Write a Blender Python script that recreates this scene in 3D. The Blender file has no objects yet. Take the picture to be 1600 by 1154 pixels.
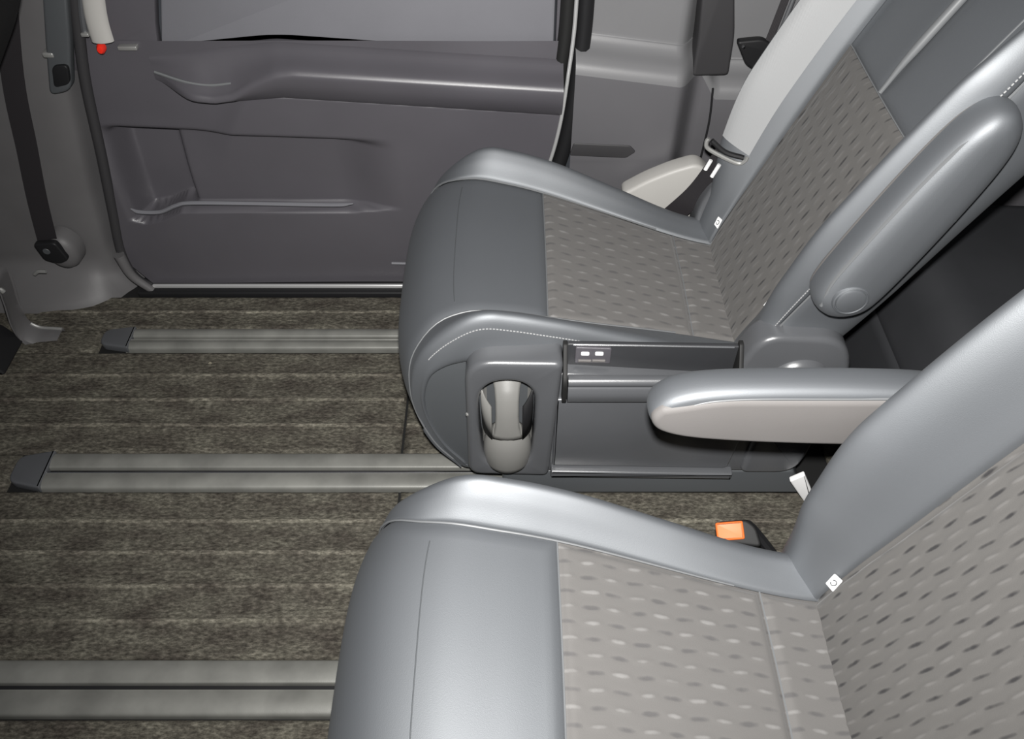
import bpy, bmesh, math, random
from mathutils import Vector, Matrix, noise
random.seed(7)
PI = math.pi
S = bpy.context.scene
COL = S.collection

# ------------------------------------------------------------------ camera, world, flash
# X: towards the rear of the van, Y: across the cabin away from the viewer, Z: up from the cabin floor
FPX, PITCH, CAMZ = 1300.0, math.atan(1427 / 1300.0), 1.5
cam_d = bpy.data.cameras.new('camera'); cam = bpy.data.objects.new('camera', cam_d); COL.objects.link(cam)
cam.location = (0, 0, CAMZ); cam.rotation_euler = (PI / 2 - PITCH, 0, 0)
cam_d.sensor_fit = 'HORIZONTAL'; cam_d.sensor_width = 36.0; cam_d.lens = 36.0 * FPX / 1600.0
cam_d.clip_start = 0.02
S.camera = cam
w = bpy.data.worlds.new('night'); S.world = w; w.use_nodes = True
w.node_tree.nodes['Background'].inputs[0].default_value = (0.85, 0.9, 1.0, 1)
w.node_tree.nodes['Background'].inputs[1].default_value = 0.05
fl = bpy.data.lights.new('camera_flash', 'SPOT'); flo = bpy.data.objects.new('camera_flash', fl); COL.objects.link(flo)
flo.location = (0.0, 0.045, 1.545); fl.energy = 215; fl.shadow_soft_size = 0.018
fl.spot_size = math.radians(118); fl.spot_blend = 1.0; fl.color = (1.0, 0.985, 0.96)
flo.rotation_euler = (PI / 2 - PITCH + 0.06, 0, -0.16)
S.view_settings.view_transform = 'Standard'; S.view_settings.look = 'None'
S.view_settings.gamma = 1.0; S.view_settings.use_curve_mapping = False
S.view_settings.exposure = 0.0

# ------------------------------------------------------------------ materials
def new_mat(name):
    m = bpy.data.materials.new(name); m.use_nodes = True
    return m, m.node_tree.nodes, m.node_tree.links, m.node_tree.nodes['Principled BSDF']
def plain(name, col, rough=0.5, metal=0.0, spec=0.5, grain=0.0, gscale=600, var=0.0, vscale=6, sheen=0.0):
    m, n, l, b = new_mat(name)
    b.inputs['Base Color'].default_value = (*col, 1); b.inputs['Roughness'].default_value = rough
    b.inputs['Metallic'].default_value = metal; b.inputs['Specular IOR Level'].default_value = spec
    if sheen: b.inputs['Sheen Weight'].default_value = sheen; b.inputs['Sheen Roughness'].default_value = 0.5
    tc = n.new('ShaderNodeTexCoord')
    if grain:
        t = n.new('ShaderNodeTexNoise'); t.inputs['Scale'].default_value = gscale; t.inputs['Detail'].default_value = 2
        bp = n.new('ShaderNodeBump'); bp.inputs['Strength'].default_value = grain; bp.inputs['Distance'].default_value = 0.0006
        l.new(tc.outputs['Object'], t.inputs['Vector']); l.new(t.outputs['Fac'], bp.inputs['Height']); l.new(bp.outputs['Normal'], b.inputs['Normal'])
    if var:
        t2 = n.new('ShaderNodeTexNoise'); t2.inputs['Scale'].default_value = vscale; t2.inputs['Detail'].default_value = 4
        r = n.new('ShaderNodeValToRGB')
        r.color_ramp.elements[0].position = 0.3; r.color_ramp.elements[1].position = 0.7
        r.color_ramp.elements[0].color = (*[c * (1 - var) for c in col], 1); r.color_ramp.elements[1].color = (*[c * (1 + var) for c in col], 1)
        l.new(tc.outputs['Object'], t2.inputs['Vector']); l.new(t2.outputs['Fac'], r.inputs['Fac']); l.new(r.outputs['Color'], b.inputs['Base Color'])
    return m
M = {}
M['leather'] = plain('charcoal_leather', (0.050, 0.054, 0.060), 0.61, 0, 0.88, 0.25, 900, 0.05)
M['leather'].node_tree.nodes['Principled BSDF'].inputs['IOR'].default_value = 2.0
M['leather'].node_tree.nodes['Principled BSDF'].inputs['Specular Tint'].default_value = (0.93, 0.965, 1.0, 1)
M['leather_dark'] = plain('dark_leather', (0.07, 0.075, 0.08), 0.45, 0, 0.5, 0.25, 900)
M['plastic'] = plain('dark_grey_plastic', (0.085, 0.088, 0.094), 0.30, 0, 0.8, 0.2, 1500, 0.06)
M['quarter'] = plain('side_trim_plastic', (0.105, 0.103, 0.110), 0.45, 0, 0.5, 0.25, 1200, 0.05, 4)
M['quarter_light'] = plain('upper_side_trim', (0.16, 0.16, 0.165), 0.45, 0, 0.6, 0.25, 1200, 0.04, 4)
M['seal'] = plain('dark_seal', (0.035, 0.034, 0.036), 0.55, 0, 0.4)
M['third'] = plain('dark_rear_vinyl', (0.030, 0.031, 0.034), 0.5, 0, 0.5, 0.2, 800, 0.1)
M['trim'] = plain('cabin_trim_plastic', (0.082, 0.078, 0.088), 0.36, 0, 0.6, 0.25, 1200, 0.07, 4)
M['trim_light'] = plain('upper_trim_vinyl', (0.15, 0.15, 0.165), 0.6, 0, 0.4, 0.3, 900, 0.05)
M['pillar'] = plain('pillar_plastic', (0.112, 0.109, 0.111), 0.5, 0, 0.4, 0.25, 1200, 0.08)
M['black'] = plain('black_plastic', (0.012, 0.012, 0.013), 0.5, 0, 0.3)
M['rubber'] = plain('rubber', (0.012, 0.012, 0.012), 0.6, 0, 0.3)
M['greige'] = plain('greige_soft_plastic', (0.150, 0.142, 0.138), 0.62, 0, 0.35, 0.4, 900, 0.03)
M['cup'] = plain('grey_cup_plastic', (0.17, 0.168, 0.16), 0.36, 0, 0.5, 0.15, 1500)
M['alu'] = plain('grey_aluminium_rail', (0.19, 0.19, 0.175), 0.45, 0.2, 0.5, 0.15, 500, 0.2, 14)
M['chrome'] = plain('bright_metal', (0.75, 0.75, 0.76), 0.18, 1.0)
M['flange'] = plain('bright_flange', (0.7, 0.7, 0.7), 0.3, 0.6)
M['steel'] = plain('painted_steel', (0.35, 0.35, 0.34), 0.4, 0.5)
M['white'] = plain('white_label', (0.8, 0.8, 0.8), 0.5)
M['ivory'] = plain('pale_grey_plastic', (0.42, 0.41, 0.39), 0.5)
M['orange'] = plain('orange_button', (0.80, 0.17, 0.035), 0.5)
M['red'] = plain('red_lens', (0.8, 0.03, 0.015), 0.3)
M['thread'] = plain('pale_thread', (0.42, 0.42, 0.42), 0.6)
M['piping'] = plain('seam_piping', (0.14, 0.145, 0.15), 0.45, 0, 0.6)
M['dark_fabric'] = plain('dark_seat_fabric', (0.016, 0.016, 0.016), 0.9, 0, 0.2, 0.5, 700, 0.1, 20)

def webbing_mat(name, col):
    m, n, l, b = new_mat(name)
    b.inputs['Base Color'].default_value = (*col, 1); b.inputs['Roughness'].default_value = 0.55
    tc = n.new('ShaderNodeTexCoord'); wv = n.new('ShaderNodeTexWave'); wv.inputs['Scale'].default_value = 180
    bp = n.new('ShaderNodeBump'); bp.inputs['Strength'].default_value = 0.3; bp.inputs['Distance'].default_value = 0.0005
    l.new(tc.outputs['Object'], wv.inputs['Vector']); l.new(wv.outputs['Fac'], bp.inputs['Height']); l.new(bp.outputs['Normal'], b.inputs['Normal'])
    return m
M['web_black'] = webbing_mat('black_webbing', (0.018, 0.016, 0.018))
M['web_grey'] = webbing_mat('grey_webbing', (0.30, 0.305, 0.31))  # paler grey holds the highlight band of the upper strap

def carpet_mat(name, k):
    m, n, l, b = new_mat(name)
    tc = n.new('ShaderNodeTexCoord'); mp = n.new('ShaderNodeMapping'); mp.inputs['Scale'].default_value = (0.45, 1, 1)
    l.new(tc.outputs['Object'], mp.inputs['Vector'])
    a = n.new('ShaderNodeTexNoise'); a.inputs['Scale'].default_value = 170; a.inputs['Detail'].default_value = 5; a.inputs['Roughness'].default_value = 0.7
    c = n.new('ShaderNodeTexNoise'); c.inputs['Scale'].default_value = 24; c.inputs['Detail'].default_value = 5
    v = n.new('ShaderNodeTexVoronoi'); v.inputs['Scale'].default_value = 170
    for q in (a, c): l.new(mp.outputs['Vector'], q.inputs['Vector'])
    l.new(tc.outputs['Object'], v.inputs['Vector'])
    r = n.new('ShaderNodeValToRGB'); e = r.color_ramp.elements
    e[0].position = 0.3; e[0].color = (0.024 * k, 0.021 * k, 0.018 * k, 1); e[1].position = 0.72; e[1].color = (0.185 * k, 0.168 * k, 0.145 * k, 1)
    x = e.new(0.5); x.color = (0.080 * k, 0.073 * k, 0.062 * k, 1)
    l.new(a.outputs['Fac'], r.inputs['Fac'])
    mx = n.new('ShaderNodeMix'); mx.data_type = 'RGBA'; mx.blend_type = 'MULTIPLY'; mx.inputs['Factor'].default_value = 0.75
    r2 = n.new('ShaderNodeValToRGB'); r2.color_ramp.elements[0].color = (0.5, 0.47, 0.45, 1); r2.color_ramp.elements[1].color = (1.35, 1.4, 1.3, 1)
    r2.color_ramp.elements[0].position = 0.32; r2.color_ramp.elements[1].position = 0.68
    l.new(c.outputs['Fac'], r2.inputs['Fac']); l.new(r.outputs['Color'], mx.inputs['A']); l.new(r2.outputs['Color'], mx.inputs['B'])
    # sparse pale specks, glints put into the colour
    r3 = n.new('ShaderNodeValToRGB'); r3.color_ramp.elements[0].position = 0.985; r3.color_ramp.elements[1].position = 0.995
    l.new(v.outputs['Color'], r3.inputs['Fac'])
    m2 = n.new('ShaderNodeMix'); m2.data_type = 'RGBA'; l.new(r3.outputs['Color'], m2.inputs['Factor'])
    l.new(mx.outputs['Result'], m2.inputs['A']); m2.inputs['B'].default_value = (0.34, 0.31, 0.24, 1)
    l.new(m2.outputs['Result'], b.inputs['Base Color'])
    b.inputs['Roughness'].default_value = 0.9; b.inputs['Specular IOR Level'].default_value = 0.15
    bp = n.new('ShaderNodeBump'); bp.inputs['Strength'].default_value = 0.8; bp.inputs['Distance'].default_value = 0.003
    l.new(a.outputs['Fac'], bp.inputs['Height']); l.new(bp.outputs['Normal'], b.inputs['Normal'])
    return m
M['carpet'] = carpet_mat('ribbed_carpet', 1.0); M['carpet_rib'] = carpet_mat('carpet_rib', 1.45)

PAT = {'seat': (0.066, 0.046), 'back': (0.072, 0.034)}      # repeat of the woven dashes along / across the seat
def dash(s, t, which):
    ps, pt = PAT[which]; c = math.cos(2 * PI * s / ps); d = math.cos(2 * PI * t / pt + 0.12 * math.sin(2 * PI * s / ps))
    c = math.copysign(abs(c) ** 0.6, c); return c * d ** 5
def fabric_mat(name, lo, mid, hi, which):
    PS, PT = PAT[which]
    m, n, l, b = new_mat(name)
    uv = n.new('ShaderNodeUVMap'); sx = n.new('ShaderNodeSeparateXYZ'); l.new(uv.outputs['UV'], sx.inputs['Vector'])
    def mth(op, a, c=None):
        q = n.new('ShaderNodeMath'); q.operation = op
        if hasattr(a, 'node'): l.new(a, q.inputs[0])
        else: q.inputs[0].default_value = a
        if c is not None:
            if hasattr(c, 'node'): l.new(c, q.inputs[1])
            else: q.inputs[1].default_value = c
        return q.outputs[0]
    an = mth('MULTIPLY', sx.outputs['X'], 2 * PI / PS); c0 = mth('COSINE', an)
    cs = mth('MULTIPLY', mth('SIGN', c0), mth('POWER', mth('ABSOLUTE', c0), 0.6))
    ct = mth('COSINE', mth('ADD', mth('MULTIPLY', sx.outputs['Y'], 2 * PI / PT), mth('MULTIPLY', mth('SINE', an), 0.12)))
    ct = mth('MULTIPLY', ct, mth('POWER', mth('ABSOLUTE', ct), 3.6))
    pr = mth('MULTIPLY', cs, ct)
    tc = n.new('ShaderNodeTexCoord'); ns = n.new('ShaderNodeTexNoise'); ns.inputs['Scale'].default_value = 60; ns.inputs['Detail'].default_value = 3
    l.new(tc.outputs['Object'], ns.inputs['Vector'])
    nl = n.new('ShaderNodeTexNoise'); nl.inputs['Scale'].default_value = 22; nl.inputs['Detail'].default_value = 2; l.new(tc.outputs['Object'], nl.inputs['Vector'])
    pr = mth('MULTIPLY', pr, mth('ADD', mth('MULTIPLY', nl.outputs['Fac'], 1.0), 0.5))
    f = mth('ADD', mth('MULTIPLY', pr, 0.42), mth('MULTIPLY', ns.outputs['Fac'], 0.35)); f = mth('ADD', f, 0.325)
    r = n.new('ShaderNodeValToRGB'); e = r.color_ramp.elements
    e[0].position = 0.08; e[0].color = (*lo, 1); e[1].position = 0.95; e[1].color = (*hi, 1)
    for p, c in ((0.3, mid), (0.76, mid)):
        x = e.new(p); x.color = (*c, 1)
    l.new(f, r.inputs['Fac']); l.new(r.outputs['Color'], b.inputs['Base Color'])
    b.inputs['Roughness'].default_value = 0.72; b.inputs['Specular IOR Level'].default_value = 0.35
    b.inputs['Sheen Weight'].default_value = 0.15
    wv = n.new('ShaderNodeTexNoise'); wv.inputs['Scale'].default_value = 900
    l.new(tc.outputs['Object'], wv.inputs['Vector'])
    bp = n.new('ShaderNodeBump'); bp.inputs['Strength'].default_value = 0.35; bp.inputs['Distance'].default_value = 0.0006
    l.new(wv.outputs['Fac'], bp.inputs['Height']); l.new(bp.outputs['Normal'], b.inputs['Normal'])
    return m
M['fabric'] = fabric_mat('woven_seat_fabric', (0.082, 0.079, 0.079), (0.118, 0.113, 0.109), (0.182, 0.177, 0.173), 'seat')
M['fabric_back'] = fabric_mat('woven_back_fabric', (0.026, 0.025, 0.026), (0.094, 0.090, 0.086), (0.125, 0.12, 0.116), 'back')

# ------------------------------------------------------------------ mesh helpers
def tag(o, label=None, cat=None, group=None, kind=None):
    if label: o['label'] = label
    if cat: o['category'] = cat
    if group: o['group'] = group
    if kind: o['kind'] = kind
    return o
def empty(name, loc=(0, 0, 0)):
    o = bpy.data.objects.new(name, None); COL.objects.link(o); o.location = loc; o.empty_display_size = 0.05
    return o
def link(name, bm, mat, parent=None, smooth=True, ang=40, recalc=True):
    if recalc: bmesh.ops.recalc_face_normals(bm, faces=bm.faces)
    me = bpy.data.meshes.new(name); bm.to_mesh(me); bm.free()
    if smooth:
        me.polygons.foreach_set('use_smooth', [True] * len(me.polygons))
        if ang: me.set_sharp_from_angle(angle=math.radians(ang))
    me.materials.append(M[mat])
    o = bpy.data.objects.new(name, me); COL.objects.link(o)
    if parent:
        o.parent = parent; o.matrix_parent_inverse = Matrix.Translation(-parent.location)
    return o
def catmull(pts, n=8, closed=False):
    P = [Vector(p) for p in pts]; out = []; N = len(P)
    rng = range(N) if closed else range(N - 1)
    for i in rng:
        if closed: p0, p1, p2, p3 = P[i - 1], P[i], P[(i + 1) % N], P[(i + 2) % N]
        else:
            p1, p2 = P[i], P[i + 1]
            p0 = P[i - 1] if i else p1 * 2 - p2
            p3 = P[i + 2] if i + 2 < N else p2 * 2 - p1
        for k in range(n):
            t = k / n
            out.append(0.5 * ((2 * p1) + (p2 - p0) * t + (2 * p0 - 5 * p1 + 4 * p2 - p3) * t * t + (3 * p1 - p0 - 3 * p2 + p3) * t ** 3))
    if not closed: out.append(P[-1].copy())
    return out
def tube(bm, pts, r, seg=8, cap=True):
    pts = [Vector(p) for p in pts]; rings = []
    up = None
    for i, p in enumerate(pts):
        d = (pts[min(i + 1, len(pts) - 1)] - pts[max(i - 1, 0)])
        if d.length < 1e-9: d = Vector((1, 0, 0))
        d.normalize()
        if up is None: up = d.orthogonal().normalized()
        up = (up - d * up.dot(d)).normalized()
        sd = d.cross(up); rr = r(i / (len(pts) - 1)) if callable(r) else r
        rings.append([bm.verts.new(p + (up * math.cos(a) + sd * math.sin(a)) * rr) for a in [2 * PI * k / seg for k in range(seg)]])
    for a, b in zip(rings, rings[1:]):
        for k in range(seg): bm.faces.new((a[k], a[(k + 1) % seg], b[(k + 1) % seg], b[k]))
    if cap: bm.faces.new(rings[0]); bm.faces.new(rings[-1])
def box(bm, lo, hi, bev=0.0, seg=3):
    vs = [bm.verts.new((x, y, z)) for x in (lo[0], hi[0]) for y in (lo[1], hi[1]) for z in (lo[2], hi[2])]
    fs = [bm.faces.new([vs[i] for i in f]) for f in ((0, 1, 3, 2), (4, 6, 7, 5), (0, 4, 5, 1), (2, 3, 7, 6), (0, 2, 6, 4), (1, 5, 7, 3))]
    if bev:
        es = list({e for f in fs for e in f.edges})
        bmesh.ops.bevel(bm, geom=es, offset=bev, segments=seg, profile=0.5, affect='EDGES', clamp_overlap=True)
def fillet(pts, radii, n=6):
    out = []; N = len(pts)
    if not hasattr(radii, '__len__'): radii = [radii] * N
    for i in range(N):
        p = Vector(pts[i]); a = Vector(pts[i - 1]) - p; b = Vector(pts[(i + 1) % N]) - p; r = radii[i]
        if r <= 0: out.append(p); continue
        r = min(r, a.length * 0.49, b.length * 0.49)
        A = p + a.normalized() * r; B = p + b.normalized() * r
        for k in range(n + 1):
            t = k / n; out.append(A * (1 - t) ** 2 + p * 2 * t * (1 - t) + B * t * t)
    return out
def offset_loop(loop, d):
    """shrink a counter-clockwise loop by d (grow it inward for holes given clockwise), easing off where the outline turns tightly"""
    n = len(loop); out = []; lim = []; nrm = []
    for k in range(n):
        p0, p1, p2 = (Vector((q[0], q[1])) for q in (loop[k - 1], loop[k], loop[(k + 1) % n]))
        e1, e2 = p1 - p0, p2 - p1; l1, l2 = max(e1.length, 1e-7), max(e2.length, 1e-7)
        a = math.atan2(e1.x * e2.y - e1.y * e2.x, e1.dot(e2))
        n1, n2 = Vector((-e1.y, e1.x)) / l1, Vector((-e2.y, e2.x)) / l2
        m = (n1 + n2); m = m / max(m.length, 1e-6)
        nrm.append(m / max(0.5, math.cos(a / 2)))
        lim.append(0.9 * 0.5 * (l1 + l2) / a if a > 1e-3 else 9.0)
    for _ in range(3): lim = [min(lim[k], 0.5 * lim[k] + 0.25 * (lim[k - 1] + lim[(k + 1) % n])) for k in range(n)]
    return [(loop[k][0] + nrm[k].x * min(d, lim[k]), loop[k][1] + nrm[k].y * min(d, lim[k])) for k in range(n)]
def ccw(loop, want=True):
    ar = sum(loop[k - 1][0] * loop[k][1] - loop[k][0] * loop[k - 1][1] for k in range(len(loop)))
    L = [(q[0], q[1]) for q in loop]
    return L if (ar > 0) == want else L[::-1]
def prism(bm, outline, h0, h1, fn, bev=0.0, seg=3, hole=None):
    """outline: 2-D loop; fn(a, b, h) -> 3-D point; extruded from h0 to h1 with rounded rims"""
    bev = min(bev, abs(h1 - h0) * 0.49); sg = 1 if h1 > h0 else -1
    lv = [(bev, h0)] if bev else []
    if bev:
        lv = [(bev * (1 - math.sin(t)), h0 + sg * bev * (1 - math.cos(t))) for t in [PI / 2 * k / seg for k in range(seg + 1)]]
        lv += [(bev * (1 - math.sin(t)), h1 - sg * bev * (1 - math.cos(t))) for t in [PI / 2 * k / seg for k in range(seg, -1, -1)]]
    else: lv = [(0, h0), (0, h1)]
    ends = []
    for lp, want in ((outline, True), (hole, False)):
        if lp is None: continue
        L = ccw(lp, want); n = len(L)
        rings = [[bm.verts.new(fn(q[0], q[1], h)) for q in (offset_loop(L, d) if d > 1e-9 else L)] for d, h in lv]
        for a, b in zip(rings, rings[1:]):
            for k in range(n): bm.faces.new((a[k], a[(k + 1) % n], b[(k + 1) % n], b[k]))
        ends.append((rings[0], rings[-1]))
    if hole is None:
        bm.faces.new(ends[0][0]); bm.faces.new(ends[0][1])
    else:
        for q in (0, 1):
            es = []
            for e in ends:
                r = e[q]; es += [bm.edges.get((r[k], r[(k + 1) % len(r)])) for k in range(len(r))]
            bmesh.ops.triangle_fill(bm, use_beauty=True, use_dissolve=False, edges=es)
def grid(bm, P, closed_v=False):
    rows = [[bm.verts.new(p) for p in r] for r in P]
    fs = []
    for a, b in zip(rows, rows[1:]):
        for k in range(len(a) - (0 if closed_v else 1)):
            k2 = (k + 1) % len(a); fs.append(bm.faces.new((a[k], a[k2], b[k2], b[k])))
    return rows, fs
def lathe(bm, prof, fn, a0=0.0, a1=2 * PI, n=32):
    """prof: (radius, height) list; fn(u, v, h) -> point"""
    full = abs(a1 - a0 - 2 * PI) < 1e-6
    P = []
    for i in range(n if full else n + 1):
        a = a0 + (a1 - a0) * i / n
        P.append([fn(r * math.cos(a), r * math.sin(a), h) for r, h in prof])
    if full: P.append(P[0])
    grid(bm, P); bmesh.ops.remove_doubles(bm, verts=bm.verts, dist=1e-6)
def smooth01(x): x = max(0, min(1, x)); return x * x * (3 - 2 * x)
def lerp(a, b, t): return a + (b - a) * t
def interp(x, tab):
    n = len(tab)
    if x <= tab[0][0]: return tab[0][1]
    if x >= tab[-1][0]: return tab[-1][1]
    sl = [(tab[k + 1][1] - tab[k][1]) / (tab[k + 1][0] - tab[k][0]) for k in range(n - 1)]
    m = [0.0] + [0.0 if sl[k - 1] * sl[k] <= 0 else 2 * sl[k - 1] * sl[k] / (sl[k - 1] + sl[k]) for k in range(1, n - 1)] + [0.0]
    for k in range(n - 1):
        if x <= tab[k + 1][0]:
            h = tab[k + 1][0] - tab[k][0]; t = (x - tab[k][0]) / h
            return (2 * t ** 3 - 3 * t * t + 1) * tab[k][1] + (t ** 3 - 2 * t * t + t) * h * m[k] + (3 * t * t - 2 * t ** 3) * tab[k + 1][1] + (t ** 3 - t * t) * h * m[k + 1]
def lin(x, tab):
    if x <= tab[0][0]: return tab[0][1]
    for (x0, y0), (x1, y1) in zip(tab, tab[1:]):
        if x <= x1: return lerp(y0, y1, (x - x0) / (x1 - x0))
    return tab[-1][1]
_c, _s = math.cos(PITCH), math.sin(PITCH)
def on_y(px, py, Y):
    """where the sight line through a point of the photograph meets the upright plane at distance Y"""
    u, v = (px - 800) / FPX, (577 - py) / FPX
    t = Y / (_c + v * _s); return Vector((u * t, Y, CAMZ + (-_s + v * _c) * t))

# ------------------------------------------------------------------ the cabin shell
DY = 1.69                                   # inner face of the far side
def floor_shell():
    bm = bmesh.new(); box(bm, (-2.2, -0.35, -0.06), (2.4, 1.80, -0.012))
    tag(link('floor', bm, 'rubber'), 'black cabin floor beneath the carpet mats', kind='structure')
floor_shell()

RAILS = [(1.468, -0.985, 'A'), (1.064, -1.045, 'B'), (0.588, -1.75, 'C')]
# ribbed carpet mats, each between two rails
def mat(label, x0, x1, y0, y1, nrib):
    bm = bmesh.new()
    pitch = (y1 - y0) / nrib if nrib else 1
    ys = []; k = int((y1 - y0) / 0.004)
    nx = max(2, int((x1 - x0) / 0.02))
    P = []
    for i in range(nx + 1):
        x = x0 + (x1 - x0) * i / nx; row = []
        for j in range(k + 1):
            y = y0 + (y1 - y0) * j / k
            f = ((y - y0) / pitch) % 1.0; d = min(f, 1 - f) * pitch
            z = 0.0025 * math.exp(-(d / 0.012) ** 2) if nrib else 0.0
            e = min(y - y0, y1 - y, x - x0, x1 - x); z -= 0.006 * (1 - smooth01(e / 0.006))
            z += 0.0015 * noise.noise((x * 60, y * 60, 3.1))
            row.append((x, y, z))
        P.append(row)
    grid(bm, P)
    # turned-down rim
    bm.verts.ensure_lookup_table()
    be = [e for e in bm.edges if e.is_boundary]
    r = bmesh.ops.extrude_edge_only(bm, edges=be)
    for v in [g for g in r['geom'] if isinstance(g, bmesh.types.BMVert)]: v.co.z = -0.012
    o = tag(link('carpet_mat', bm, 'carpet', ang=0), label, 'floor mat', 'ribbed carpet mats on the van floor')
    for q in range(1, nrib):               # raised woven ribs running along the mat
        yr = y0 + q * pitch; nx2 = max(2, int((x1 - x0) / 0.05)); P = []
        for i in range(nx2 + 1):
            x = lerp(x0 + 0.004, x1 - 0.004, i / nx2); wv = 0.0012 * noise.noise((x * 9, yr * 31, 1.7)); hh = 0.0052 + 0.001 * noise.noise((x * 25, yr * 17, 4.2))
            P.append([(x, yr + wv + dy, z * hh) for dy, z in ((-0.0065, 0.0), (-0.0045, 0.75), (-0.0015, 1.0), (0.0015, 1.0), (0.0045, 0.75), (0.0065, 0.0))])
        bm = bmesh.new(); grid(bm, P); link('rib', bm, 'carpet_rib', o)
    return o
SEAM = -0.247
mat('short flat carpet piece ahead of the rail beside the sliding door', -1.9, -1.035, 1.428, 1.505, 0)
mat('short flat carpet piece ahead of the middle rail at the left edge', -1.9, -1.095, 1.016, 1.113, 0)
mat('narrow carpet strip along the foot of the sliding door', -1.9, 0.66, 1.509, 1.627, 2)
mat('ribbed carpet mat in front of the far seat between two rails', -1.9, SEAM - 0.003, 1.117, 1.424, 4)
mat('carpet mat underneath the far seat', SEAM + 0.003, 0.66, 1.117, 1.424, 4)
mat('wide ribbed carpet mat in the middle of the floor between the two long rails', -1.9, SEAM + 0.005 - 0.003, 0.642, 1.012, 5)
mat('carpet mat in the aisle between the two seats', SEAM + 0.008, 0.70, 0.642, 1.012, 5)
mat('carpet mat beneath the near seat at the bottom edge', -1.9, 0.70, 0.12, 0.532, 5)
def rear_mat():
    bm = bmesh.new(); box(bm, (0.70, -0.1, -0.012), (2.3, 1.66, -0.001), 0.004, 2)
    tag(link('rear_carpet', bm, 'carpet'), 'plain carpet behind the two seats', 'floor mat')
rear_mat()

RAIL_LABEL = {'A': 'narrow grey floor rail nearest the sliding door', 'B': 'long grey floor rail running under the inner side of the far seat',
              'C': 'nearest wide grey floor rail, running under the near seat'}
for yc, xe, key in RAILS:
    hw = {'A': 0.036, 'B': 0.048, 'C': 0.052}[key]
    r = empty('seat_rail', (xe, yc, 0)); tag(r, RAIL_LABEL[key], 'seat rail', 'floor rails of the sliding seats')
    x1 = 0.60
    for sgn in (-1, 1):                    # the two rounded cover strips beside the slot
        prof = [(0.005, -0.006), (0.006, 0.004), (0.010, 0.0075), (hw * 0.55, 0.010), (hw * 0.85, 0.007), (hw * 0.97, 0.002), (hw, -0.010)]
        pr = catmull([(a, b, 0) for a, b in prof], 4)
        bm = bmesh.new(); nx = 40
        grid(bm, [[(lerp(xe + 0.02, x1, i / nx), yc + sgn * p.x, p.y) for p in pr] for i in range(nx + 1)])
        link('cover_strip', bm, 'alu', r)
    bm = bmesh.new(); box(bm, (xe + 0.02, yc - 0.006, -0.0115), (x1, yc + 0.006, -0.004)); link('slot', bm, 'black', r)
    bm = bmesh.new(); tube(bm, [(xe + 0.02, yc - 0.0075, 0.0072), (x1, yc - 0.0075, 0.0072)], 0.0016, 6); link('slot_edge', bm, 'chrome' if key == 'B' else 'alu', r)
    # moulded end cap
    bm = bmesh.new()
    ol = fillet([(xe - 0.045, -hw * 0.7), (xe + 0.03, -hw * 1.05), (xe + 0.03, hw * 1.05), (xe - 0.045, hw * 0.7)], [0.02, 0.004, 0.004, 0.02])
    prism(bm, ol, -0.011, 0.0125, lambda a, b, h: (a, yc + b, h), 0.005, 3); link('end_cap', bm, 'plastic', r)

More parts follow.
